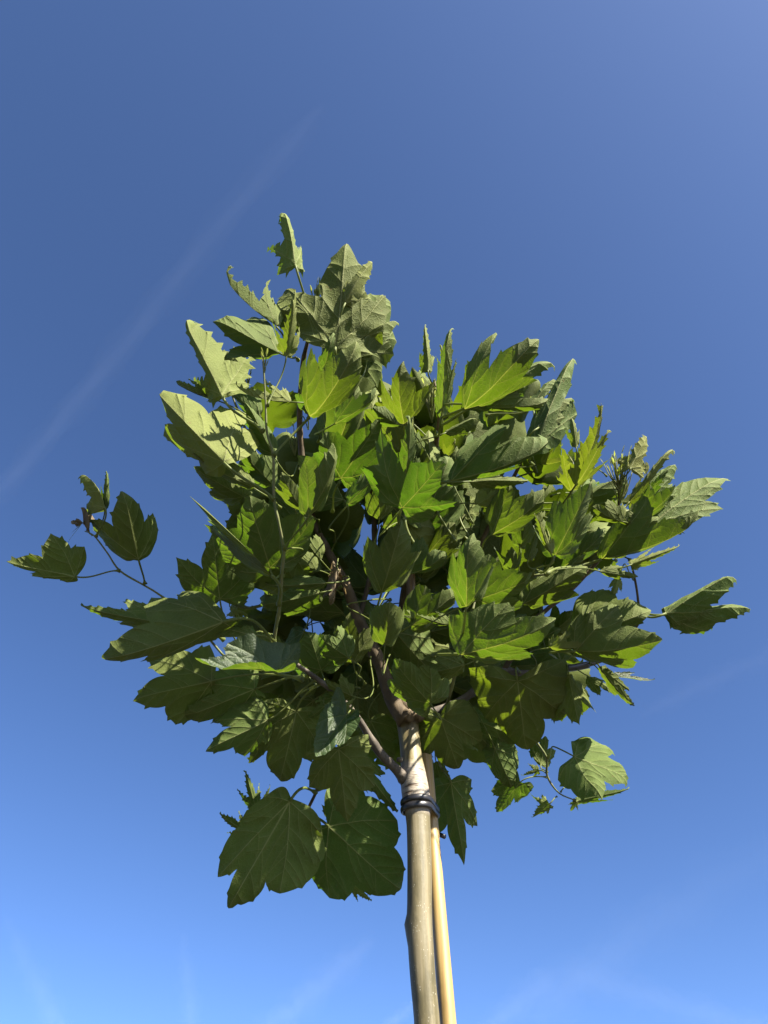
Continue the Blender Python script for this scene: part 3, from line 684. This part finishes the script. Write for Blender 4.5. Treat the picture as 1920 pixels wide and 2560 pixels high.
leaf(1293, 1700, 1319, 1880, 1.36, -24, 'R', 1.25, f=.1, cv=.25, root=(1300, 1682, 1.478), label='huge dark shaded leaf hanging under the right branch')
leaf(1153, 1786, 1322, 1857, 1.43, 12, 'A', .72, f=.4, cu=.3, cv=.2, wl=1.1, root=(1099, 1778, 1.41))
leaf(1434, 1890, 1582, 1956, 1.27, 18, 'A', 1.3, f=.08, cu=.1, cv=.05, wl=1.25, root=(1371, 1893, 1.41), label='pale sunlit leaf on the hanging right twig')
leaf(1440, 2004, 1578, 1974, 1.42, -14, 'N', .6, f=.5, cu=.5, cv=-.4, root=(1436, 2001, 1.41))
leaf(1440, 2006, 1424, 2031, 1.41, -20, 'J', 1.2, f=.3, root=(1436, 2001, 1.41), g=1)
leaf(1373, 2010, 1330, 2044, 1.40, -24, 'J', 1.5, f=.3, cu=.6, wave=.2, root=(1393, 1991, 1.41), g=1)
leaf(1300, 1956, 1241, 2038, 1.40, -22, 'A', .95, f=.3, cv=-.4, root=(1367, 1943, 1.41))
leaf(1347, 1926, 1303, 1938, 1.43, -14, 'J', 1.0, f=.3, root=(1367, 1935, 1.41))
leaf(1352, 1912, 1366, 1832, 1.45, 32, 'B', .8, f=.2, cv=.3, root=(1368, 1930, 1.41))
leaf(1427, 1954, 1450, 1914, 1.45, 30, 'N', .8, f=.2, root=(1402, 1980, 1.41))
leaf(1236, 1868, 1284, 1978, 1.40, -18, 'R', .75, f=.35, cv=.2)
leaf(1127, 1953, 1158, 2160, 1.40, -14, 'A', .82, f=.4, cv=.25, cu=.3, root=(1106, 1925, 1.42), label='dark leaf hanging behind the stake')
leaf(1090, 1905, 1116, 2008, 1.46, -18, 'N', .9, f=.3)
leaf(1100, 1790, 1150, 1932, 1.38, -22, 'R', .95, f=.15, root=(1075, 1788, 1.405))
leaf(1078, 1800, 1108, 1896, 1.45, -26, 'N', .9, f=.2)
leaf(1662, 1535, 1852, 1440, 1.40, 14, 'N', 1.35, f=.35, cu=1.2, cv=.2, root=(1594, 1530, 1.56), label='rolled pale leaf standing out at the far right')
leaf(1664, 1537, 1896, 1508, 1.41, 20, 'N', 1.15, f=.35, cu=1.4, cv=-.2, root=(1594, 1530, 1.56))
leaf(1625, 1310, 1824, 1199, 1.56, 26, 'B', 1.0, f=.12, cu=.4, cv=.5, wl=1.2, wr=.7, root=(1540, 1340, 1.50), label='pale sunlit leaf pointing right out of the crown')
leaf(1499, 1400, 1769, 1267, 1.45, -26, 'B', .82, f=.4, cu=.5, cv=.35, wl=.95, root=(1366, 1436, 1.30), label='long translucent leaf on a curved yellow stalk')
leaf(1578, 1412, 1711, 1360, 1.32, 2, 'J', .75, f=.5, cu=.5, cv=.3, root=(1540, 1401, 1.50), g=1)
leaf(1500, 1428, 1608, 1443, 1.34, -14, 'N', .9, f=.35, cu=.5)
leaf(1548, 1440, 1526, 1506, 1.40, 12, 'N', .9, f=.2, root=(1584, 1450, 1.56), g=1)
leaf(1386, 1392, 1480, 1200, 1.19, -4, 'A', .85, f=.35, cu=.3, cv=.25, wl=1.1, wave=.14, root=(1329, 1440, 1.34), label='grey veined leaf in front of the right hand shoots')
leaf(1378, 1385, 1334, 1277, 1.175, -34, 'J', .8, f=.5, cu=.8, wave=.2, root=(1329, 1440, 1.34), g=1)
leaf(1426, 1232, 1506, 1004, 1.38, -30, 'J', .72, f=.3, cv=.2, root=(1415, 1330, 1.50), g=1, label='yellow green jagged leaf rising at the right')
leaf(1438, 1215, 1528, 1068, 1.32, -30, 'J', .65, f=.3, cv=.2, g=1)
leaf(1440, 1118, 1427, 1036, 1.44, 8, 'N', .8, f=.3, g=1)
leaf(1576, 1172, 1622, 1079, 1.46, 28, 'J', 1.1, f=.3, cv=.3, root=(1550, 1208, 1.49), g=1, label='small bright palmate leaf at the right shoot tip')
leaf(1572, 1258, 1697, 1110, 1.55, 6, 'J', .5, f=.5, cu=.5, root=(1545, 1285, 1.50), g=1)
leaf(1604, 1258, 1697, 1154, 1.55, 26, 'B', .75, f=.3, cv=.3, root=(1545, 1290, 1.50))
leaf(1598, 1262, 1680, 1162, 1.55, -14, 'N', .5, f=.4, root=(1545, 1290, 1.50))
leaf(1556, 1304, 1472, 1262, 1.40, -30, 'A', .9, f=.2)
leaf(1600, 1300, 1690, 1210, 1.44, -26, 'B', .8, f=.3)
leaf(1620, 1320, 1530, 1290, 1.42, -28, 'B', .8, f=.3)
leaf(1114, 1082, 1198, 1048, 1.44, 14, 'N', 1.0, f=.35, cu=.7)
leaf(1148, 1165, 1176, 1082, 1.60, 30, 'A', 1.0, f=.25)
leaf(1132, 1205, 1113, 1132, 1.50, 22, 'B', 1.2, f=.3, wave=.2)
leaf(1115, 1140, 1140, 1096, 1.56, -34, 'J', 1.0, f=.2, g=1)
leaf(1158, 1292, 1196, 1224, 1.70, 30, 'J', 1.1, f=.25, g=1)
leaf(1352, 1160, 1420, 1136, 1.52, -34, 'J', 1.0, f=.25, g=1)
leaf(1228, 1337, 1378, 1220, 1.27, -22, 'A', .85, f=.25, cu=.3, wl=1.1)
leaf(1190, 1260, 1332, 1248, 1.30, -32, 'J', .7, f=.3, g=1)
leaf(1305, 1512, 1482, 1408, 1.40, -14, 'B', .8, f=.3, cu=.6, wave=.16)
leaf(1320, 1400, 1342, 1332, 1.26, 6, 'B', .9, f=.35, cu=.5, wave=.16)
leaf(1276, 1432, 1281, 1362, 1.30, -36, 'B', 1.1, f=.2)
leaf(1300, 1370, 1320, 1290, 1.36, -10, 'R', .9)
leaf(1376, 1472, 1468, 1382, 1.45, 6, 'B', .9, f=.3, cu=.6, wave=.16)
leaf(1382, 1582, 1442, 1524, 1.66, -8, 'R', 1.0)
leaf(1350, 1560, 1346, 1512, 1.60, 24, 'N', 1.0)
# lower left
leaf(533, 1702, 319, 1749, 1.24, -8, 'A', .95, f=.2, cu=.25, cv=.15, wl=.85, wr=1.1, root=(757, 1700, 1.225), label='broad dark leaf at the lower left edge of the crown')
leaf(690, 1683, 478, 1660, 1.03, 42, 'R', .62, f=.3, cu=.5, cv=-.25, up=1, root=(757, 1699, 1.225), label='glossy leaf with its upper side catching the sun')
leaf(640, 1722, 436, 1793, 1.26, -12, 'A', .8, f=.2, root=(770, 1690, 1.235))
leaf(672, 1799, 503, 1882, 1.23, -10, 'A', .85, f=.35, cu=.3, root=(790, 1700, 1.24))
leaf(690, 1800, 618, 1918, 1.29, -16, 'B', 1.1, f=.3, root=(800, 1710, 1.245))
leaf(742, 1774, 697, 1966, 1.27, -14, 'A', 1.05, f=.15, root=(806, 1708, 1.25))
leaf(846, 1870, 870, 2052, 1.22, -14, 'A', 1.12, f=.12, cv=.2, root=(850, 1745, 1.27), label='largest dark leaf left of the stem facing down')
leaf(866, 1788, 784, 1898, 1.19, 25, 'R', .8, f=.35, cu=.5, cv=-.3, up=1, root=(880, 1770, 1.29))
leaf(728, 1998, 566, 2280, 1.22, -6, 'D', .86, f=.05, cv=.2, cu=.1, wl=1.12, wr=.78, root=(789, 1981, 1.30), label='big hanging leaf with sun stripes at the bottom left')
leaf(818, 2062, 1016, 2240, 1.28, -14, 'R', .82, f=.12, cv=.2, root=(763, 2038, 1.30), label='big dark hanging leaf touching the stem')
leaf(640, 2022, 612, 1924, 1.32, -8, 'J', .8, f=.35, root=(750, 2075, 1.30))
leaf(650, 2025, 676, 1962, 1.33, -8, 'J', .8, f=.35, root=(750, 2075, 1.30))
leaf(615, 2080, 545, 2030, 1.32, -8, 'J', 1.0, f=.3, root=(745, 2100, 1.30))
leaf(838, 2072, 850, 1992, 1.34, -12, 'B', 1.2, f=.2, root=(763, 2040, 1.30))
leaf(752, 2140, 768, 2108, 1.33, -8, 'N', 1.0)
leaf(880, 2215, 930, 2252, 1.34, -28, 'J', .9, g=1, root=(745, 2150, 1.30))
leaf(856, 1848, 1006, 2046, 1.30, -22, 'N', .6, f=.35, root=(900, 1800, 1.30))
leaf(925, 1800, 985, 1912, 1.42, -16, 'A', .9)
leaf(880, 1900, 940, 1985, 1.40, -14, 'B', 1.0)
leaf(872, 1645, 786, 1582, 1.30, -12, 'A', 1.0, f=.2, root=(900, 1700, 1.42))
leaf(884, 1658, 868, 1520, 1.34, -12, 'B', 1.0, f=.2, root=(912, 1710, 1.42))
leaf(804, 1678, 770, 1578, 1.33, -12, 'R', 1.15, f=.15, root=(815, 1715, 1.255))
leaf(800, 1482, 642, 1512, 1.36, -12, 'A', .9, f=.2)
leaf(816, 1458, 650, 1462, 1.28, -2, 'N', .8, f=.4, cu=.9, root=(858, 1452, 1.49))
leaf(690, 1642, 588, 1608, 1.34, -10, 'R', .9)
leaf(790, 1424, 714, 1388, 1.36, -22, 'A', 1.1, f=.2)
leaf(802, 1400, 746, 1328, 1.38, -14, 'B', 1.1, f=.2)
leaf(586, 1540, 628, 1458, 1.50, 22, 'J', .9, f=.3, g=1)
leaf(578, 1520, 625, 1545, 1.46, 20, 'N', .8, f=.3, g=1)
leaf(962, 1616, 974, 1504, 1.17, -34, 'R', 1.05, f=.2, cu=.9, cv=.3, root=(980, 1648, 1.50), label='rounded bright leaf with one curled edge near the leader')
leaf(930, 1500, 980, 1500, 1.19, -6, 'N', .9, f=.6, cu=1.5, cv=-.6, root=(960, 1600, 1.52))
leaf(1078, 1762, 984, 1648, 1.22, -28, 'R', .85, f=.2, root=(1060, 1786, 1.40))
leaf(1162, 1662, 1052, 1682, 1.26, -16, 'B', .9, f=.25)
leaf(1040, 1545, 994, 1536, 1.40, -36, 'J', .9, f=.4, g=1)
leaf(1132, 1562, 1042, 1536, 1.38, -30, 'J', .7, f=.4)
leaf(1030, 1562, 1152, 1472, 1.40, -14, 'R', .9)
leaf(850, 1772, 911, 1780, 1.22, -36, 'J', 1.1, f=.3, g=1, root=(900, 1720, 1.42))
leaf(880, 1740, 806, 1700, 1.24, -18, 'B', 1.0, f=.3, root=(930, 1640, 1.45))
leaf(838, 1742, 762, 1802, 1.26, -18, 'N', .9, f=.3)

leaf(716, 892, 735, 742, 1.23, -12, 'J', .95, f=.35, cu=.4, cv=.25, root=(668, 1015, 1.19), g=1, label='jagged young leaf at the top of the front shoot')
leaf(726, 802, 738, 724, 1.45, 14, 'J', .9, f=.4, g=1, root=(760, 850, 1.53))
leaf(770, 1038, 764, 936, 1.33, -20, 'R', .7, f=.3, root=(752, 1045, 1.55))
# ---- the rest of the crown, behind the leaves in front
crown = np.array([(600, 930), (720, 860), (840, 800), (960, 860), (1080, 930), (1200, 930), (1370, 930), (1390, 1040), (1480, 1130), (1600, 1190), (1660, 1290),
                  (1550, 1400), (1560, 1500), (1590, 1620), (1420, 1700), (1390, 1780), (1280, 1860), (1150, 1890), (1000, 1880), (860, 1940), (760, 1930),
                  (660, 1850), (540, 1780), (460, 1700), (540, 1600), (500, 1400), (560, 1270), (520, 1130), (570, 1060)], float)
gaps = [(640, 1090, 46), (888, 1300, 42), (995, 1285, 24), (1240, 1095, 34), (1335, 1232, 28), (1412, 1512, 52), (602, 1490, 38), (772, 1556, 32), (1228, 1375, 20),
        (590, 965, 30), (722, 965, 40), (735, 1035, 34), (500, 1625, 60), (1090, 1580, 16), (560, 1130, 26), (1010, 790, 60), (690, 920, 36), (1460, 1470, 40), (1580, 1520, 60),
        (800, 960, 26), (1500, 1600, 20), (1225, 1530, 10)]
rf = random.Random(5)
cnt = 0; tries = 0
while cnt < 125 and tries < 4000:
    tries += 1
    bx, by = rf.uniform(480, 1660), rf.uniform(860, 1940)
    d = rf.uniform(1.44, 1.88)
    cx, cy = 1000, 1500
    ang = math.atan2(by-cy, bx-cx)+rf.uniform(-.9, .9)
    ln = rf.uniform(.115, .165)*F/d
    tx, ty = bx+ln*math.cos(ang), by+ln*math.sin(ang)-rf.uniform(0, .35)*ln
    mid = np.array([[bx, by], [tx, ty], [(bx+tx)/2, (by+ty)/2]])
    if not inside(crown, mid).all(): continue
    if any(math.hypot((bx+tx)/2-gx, (by+ty)/2-gy) < gr*.85+ln*.32 or math.hypot(tx-gx, ty-gy) < gr*.9+6 for gx, gy, gr in gaps): continue
    up_ = by < 1350
    leaf(bx, by, tx, ty, d, rf.uniform(-32, 52 if up_ else 8), rf.choice('AABBRJ' if up_ else 'AABR'), rf.uniform(.85, 1.1), t=rf.uniform(-20, 20), f=rf.uniform(.15, .55), cu=rf.uniform(.1, .8),
         cv=rf.uniform(.1, .5), g=1 if (up_ and rf.random() < .3) else 0, wave=rf.uniform(.08, .16))
    cnt += 1

# ---- deeper foliage at the back of the crown, reads as one mass
mass = ([], [], []); cnt = 0; tries = 0
while cnt < 240 and tries < 9000:
    tries += 1
    bx, by = rf.uniform(520, 1620), rf.uniform(900, 1860); d = rf.uniform(1.55, 2.10)
    ang = math.atan2(by-1500, bx-1000)+rf.uniform(-1.2, 1.2); ln = rf.uniform(.11, .16)*F/d
    tx, ty = bx+ln*math.cos(ang), by+ln*math.sin(ang)-rf.uniform(0, .35)*ln
    mid = np.array([[bx, by], [tx, ty], [(bx+tx)/2, (by+ty)/2]])
    if not inside(crown, mid).all(): continue
    if any(math.hypot((bx+tx)/2-gx, (by+ty)/2-gy) < gr*.8+ln*.28 or math.hypot(tx-gx, ty-gy) < gr*.85+4 for gx, gy, gr in gaps): continue
    leaf(bx, by, tx, ty, d, rf.uniform(-40, 35), rf.choice('AABBR'), rf.uniform(.9, 1.15), t=rf.uniform(-25, 25), f=rf.uniform(.1, .4), cu=rf.uniform(.1, .6), cv=rf.uniform(0, .5), collect=mass)
    cnt += 1
fo = mesh_obj('foliage', np.array(mass[0])-T0, mass[1], M_LEAF, TREE, uv=mass[2]); fo['kind'] = 'stuff'

# ---- shoot tips: bunches of thin stalks with unopened leaflets
def shoot_tip(px, py, d, hpx, n, seed, spread=.35, label=None):
    rnd = random.Random(seed); P = at(px, py, d); S = d/F; VV, FF = [], []
    axis = unit(UPV+FWD*.25)
    for i in range(n):
        a = rnd.uniform(0, 6.28); sp = spread*rnd.uniform(.2, 1.0); hh = hpx*S*rnd.uniform(.45, 1.0)
        side = RGT*math.cos(a)+FWD*math.sin(a)
        p0 = P+axis*hpx*S*rnd.uniform(-.35, .15)
        dirn = unit(axis+side*sp); p1 = p0+dirn*hh*.5; p2 = p0+unit(axis*1.3+side*sp)*hh
        pth = smooth_path([(*p0, 0), (*p1, 0), (*p2, 0)], 6)[:, :3]
        V, Fc, _ = tube(pth-P, np.linspace(.0016, .0009, 6), 5)
        o = len(VV); VV.extend(V); FF.extend([tuple(q+o for q in f) for f in Fc])
        # little folded leaflet: a bent pointed scoop
        L = rnd.uniform(12, 24)*S; wv = L*rnd.uniform(.08, .16); tip = unit(dirn+side*rnd.uniform(-.3, .7)); lat = unit(np.cross(tip, UPV+side*.3))
        nn = np.cross(lat, tip); o = len(VV)
        for k in range(5):
            t = k/4; ww = wv*math.sin(math.pi*min(1, t*.9+.1))*(1+.3*rnd.uniform(-1, 1)); c = p2-P+tip*L*t+nn*L*.25*t*t
            VV.extend([c-lat*ww+nn*ww*.8, c, c+lat*ww+nn*ww*.8])
        for k in range(4):
            q = o+3*k; FF.extend([(q, q+1, q+4, q+3), (q+1, q+2, q+5, q+4)])
    o = mesh_obj('shoot_tip', VV, FF, M_BUD, TREE, P-T0)
    if label: o['label'] = label
shoot_tip(785, 800, 1.50, 95, 30, 1, .5, 'yellowish cluster of budding stalks at the crown top')
shoot_tip(660, 925, 1.20, 40, 7, 2, .3, 'brownish bud at the end of the young shoot')
shoot_tip(1080, 1030, 1.54, 80, 22, 3, .5, 'yellow green budding stalks in the upper middle')
shoot_tip(1548, 1225, 1.49, 100, 26, 4, .7, 'budding stalks at the tip of the right hand shoot')
shoot_tip(1340, 1060, 1.62, 50, 10, 5, .5)
shoot_tip(1445, 1190, 1.45, 50, 8, 6, .4)
shoot_tip(620, 965, 1.43, 40, 8, 7, .6)
shoot_tip(738, 1120, 1.60, 60, 12, 8, .6)
# far left shriveled tip
leaf(222, 1330, 204, 1280, 1.33, 14, 'R', 1.1, f=.6, cu=2.0, cv=1.6, wave=.3, root=(231, 1339, 1.33), mat=M_DEAD, label='small shrivelled brownish leaf at the end of the left shoot')
# withered brown leaf caught on the leader
leaf(842, 1420, 832, 1512, 1.40, 12, 'R', .6, f=.4, cu=1.0, cv=-.3, wave=.25, root=(846, 1415, 1.495), mat=M_DEAD, label='dry brown curled leaf caught on the leader branch')
leaf(848, 1430, 866, 1488, 1.405, 30, 'B', .9, f=.8, cu=2.5, cv=.8, wave=.3, root=(846, 1415, 1.495), mat=M_DEAD, label='crumpled edge of the dry brown leaf')

# bark collars where branches leave the stem, and scars
def scar(px, py, d, r, mat=M_BARKGR):
    P = at(px, py, d); rnd = random.Random(int(px)); VV, FF = [], []
    nU, nV = 10, 6
    for i in range(nV+1):
        ph = math.pi*i/nV
        for k in range(nU):
            th = 2*math.pi*k/nU; rr = r*(1+.25*rnd.uniform(-1, 1))
            VV.append((rr*math.sin(ph)*math.cos(th), rr*math.sin(ph)*math.sin(th), .7*rr*math.cos(ph)))
    for i in range(nV):
        for k in range(nU): FF.append((i*nU+k, i*nU+(k+1) % nU, (i+1)*nU+(k+1) % nU, (i+1)*nU+k))
    mesh_obj('bark_knot', VV, FF, mat, TREE, P-T0)
scar(1003, 1938, 1.305, .009); scar(1000, 1900, 1.315, .006); scar(1020, 1790, 1.385, .016, M_BARKBR); scar(1046, 1790, 1.39, .014, M_BARKBR)

# ------------------------------------------------------------------ bamboo stake and cane
def cane(name, pts, rad, node_gap, mat, label, extra_z=None, cut=None):
    pts = [np.asarray(p, float) for p in pts]
    o0 = pts[0]; path = smooth_path([(*p, 0) for p in pts], 90)[:, :3]
    def bump(l, th, p):
        q = (l/node_gap+.37) % 1.0; return 1+.13*math.exp(-((q-.5)*node_gap/.006)**2)-.05*math.exp(-((q-.5)*node_gap/.014-1.2)**2)+.012*math.sin(3*th+l*8)
    root = empty(name, o0, label, 'stake')
    n = len(path); r = np.linspace(rad[0], rad[1], n)
    V, Fc, _ = tube(path-o0, r, 18, bump, cap=False)
    # hollow ends: wall rim and inner bore
    k = len(V); S = 18
    for end in (0, n-1):
        ring = V[end*S:(end+1)*S]; c = ring.mean(0); inn = c+(ring-c)*.62
        dirn = (path[end]-path[end+1 if end == 0 else end-1]); dirn = unit(dirn)
        deep = inn-dirn*.03; b0 = len(V)
        V = np.vstack([V, inn, deep])
        for q in range(S):
            a, b2 = end*S+q, end*S+(q+1) % S; a1, b1 = b0+q, b0+(q+1) % S; a2, b3 = b0+S+q, b0+S+(q+1) % S
            if end == 0: Fc += [(a, b2, b1, a1), (a1, b1, b3, a2)]
            else: Fc += [(a1, b1, b2, a), (a2, b3, b1, a1)]
        Fc.append(tuple(b0+S+q for q in (range(S) if end else reversed(range(S)))))
    mesh_obj('pole', V, Fc, mat, root)
    return path
sb = at_plane(1120, 2560, 1.294); st = at_plane(1060, 1836, 1.294); dirv = (st-sb)/(st[2]-sb[2])
ground_pt = sb-dirv*(sb[2]+.08); top_pt = st+dirv*.09
PATH_STAKE = cane('bamboo_stake', [ground_pt, sb, st, top_pt], (.0170, .0118), .34, M_BAMBOO, 'yellow bamboo stake standing close behind the tree stem')
cane('bamboo_cane', [at(1035, 1632, 1.50), at(1032, 1560, 1.54), at(1026, 1440, 1.62), at(1022, 1330, 1.70), at(1030, 1230, 1.76)], (.0108, .0095), .09, M_BAMBOO2, 'short brown bamboo cane with a cut end inside the crown')

# ------------------------------------------------------------------ black tube tie round stem and stake
def tie():
    zc = z_tie+.012
    i = int(np.argmin(np.abs(path[:, 2]-zc))); cs = path[i, :3]; rs = path[i, 3]
    j = int(np.argmin(np.abs(PATH_STAKE[:, 2]-zc))); ck = PATH_STAKE[j]; rk = .0112
    root = empty('tree_tie', (cs[0], cs[1], zc), 'black plastic tube tie looped twice round stem and stake', 'tie'); o0 = np.array([cs[0], cs[1], zc])
    tr = .0056
    a = np.array([ck[0]-cs[0], ck[1]-cs[1]]); D = np.linalg.norm(a); a /= D; th0 = math.atan2(a[1], a[0])
    R1, R2 = rs*1.04+tr*.5, rk+tr*.55; al = math.acos((R1-R2)/D)
    def loop(z0, slope, ph):
        pts = []
        for k in range(33):
            t = th0+al+(2*math.pi-2*al)*k/32; pts.append((cs[0]+R1*math.cos(t), cs[1]+R1*math.sin(t)))
        for k in range(13):
            t = th0-al+2*al*k/12; pts.append((ck[0]+R2*math.cos(t), ck[1]+R2*math.sin(t)))
        out = []
        for (x, y) in pts:
            s = (x-cs[0])*a[0]+(y-cs[1])*a[1]
            out.append(np.array([x, y, z0-s*slope]))
        return out
    for q, (z0, sl) in enumerate(((zc+.0062, -.12), (zc-.0062, -.16))):
        L = loop(z0, sl, q); n = len(L); P = np.array(L)
        tan = np.roll(P, -1, 0)-np.roll(P, 1, 0); tan /= np.linalg.norm(tan, axis=1)[:, None]
        S = 10; V = []; Fc = []
        for k in range(n):
            e1 = np.cross(tan[k], [0, 0, 1]); e1 = unit(e1); e2 = np.cross(e1, tan[k])
            for m in range(S):
                t = 2*math.pi*m/S; V.append(P[k]+tr*(.5*math.cos(t)*e1+math.sin(t)*e2)-o0)
        for k in range(n):
            for m in range(S):
                Fc.append((k*S+m, k*S+(m+1) % S, ((k+1) % n)*S+(m+1) % S, ((k+1) % n)*S+m))
        mesh_obj('loop', V, Fc, M_TIE, root)
    # loose end sticking out behind the stake, to the right
    p0 = at(1078, 2078, 1.325); p1 = at(1112, 2092, 1.30)
    V, Fc, _ = tube(np.array([p0+(p1-p0)*t for t in np.linspace(0, 1, 6)])-o0, np.full(6, .0042), 10)
    mesh_obj('loose_end', V, Fc, M_TIE, root)
tie()
# black plastic sleeve on the right hand branch
def sleeve():
    p = [at(1416, 1671, 1.53), at(1440, 1668, 1.535), at(1470, 1662, 1.545)]; o0 = p[0]
    r = empty('branch_sleeve', o0, 'black plastic sleeve wrapped round the right hand branch', 'sleeve')
    V, Fc, _ = tube(smooth_path([(*q, 0) for q in p], 12)[:, :3]-o0, np.full(12, .0078), 14)
    mesh_obj('tube', V, Fc, M_TIE, r)
sleeve()
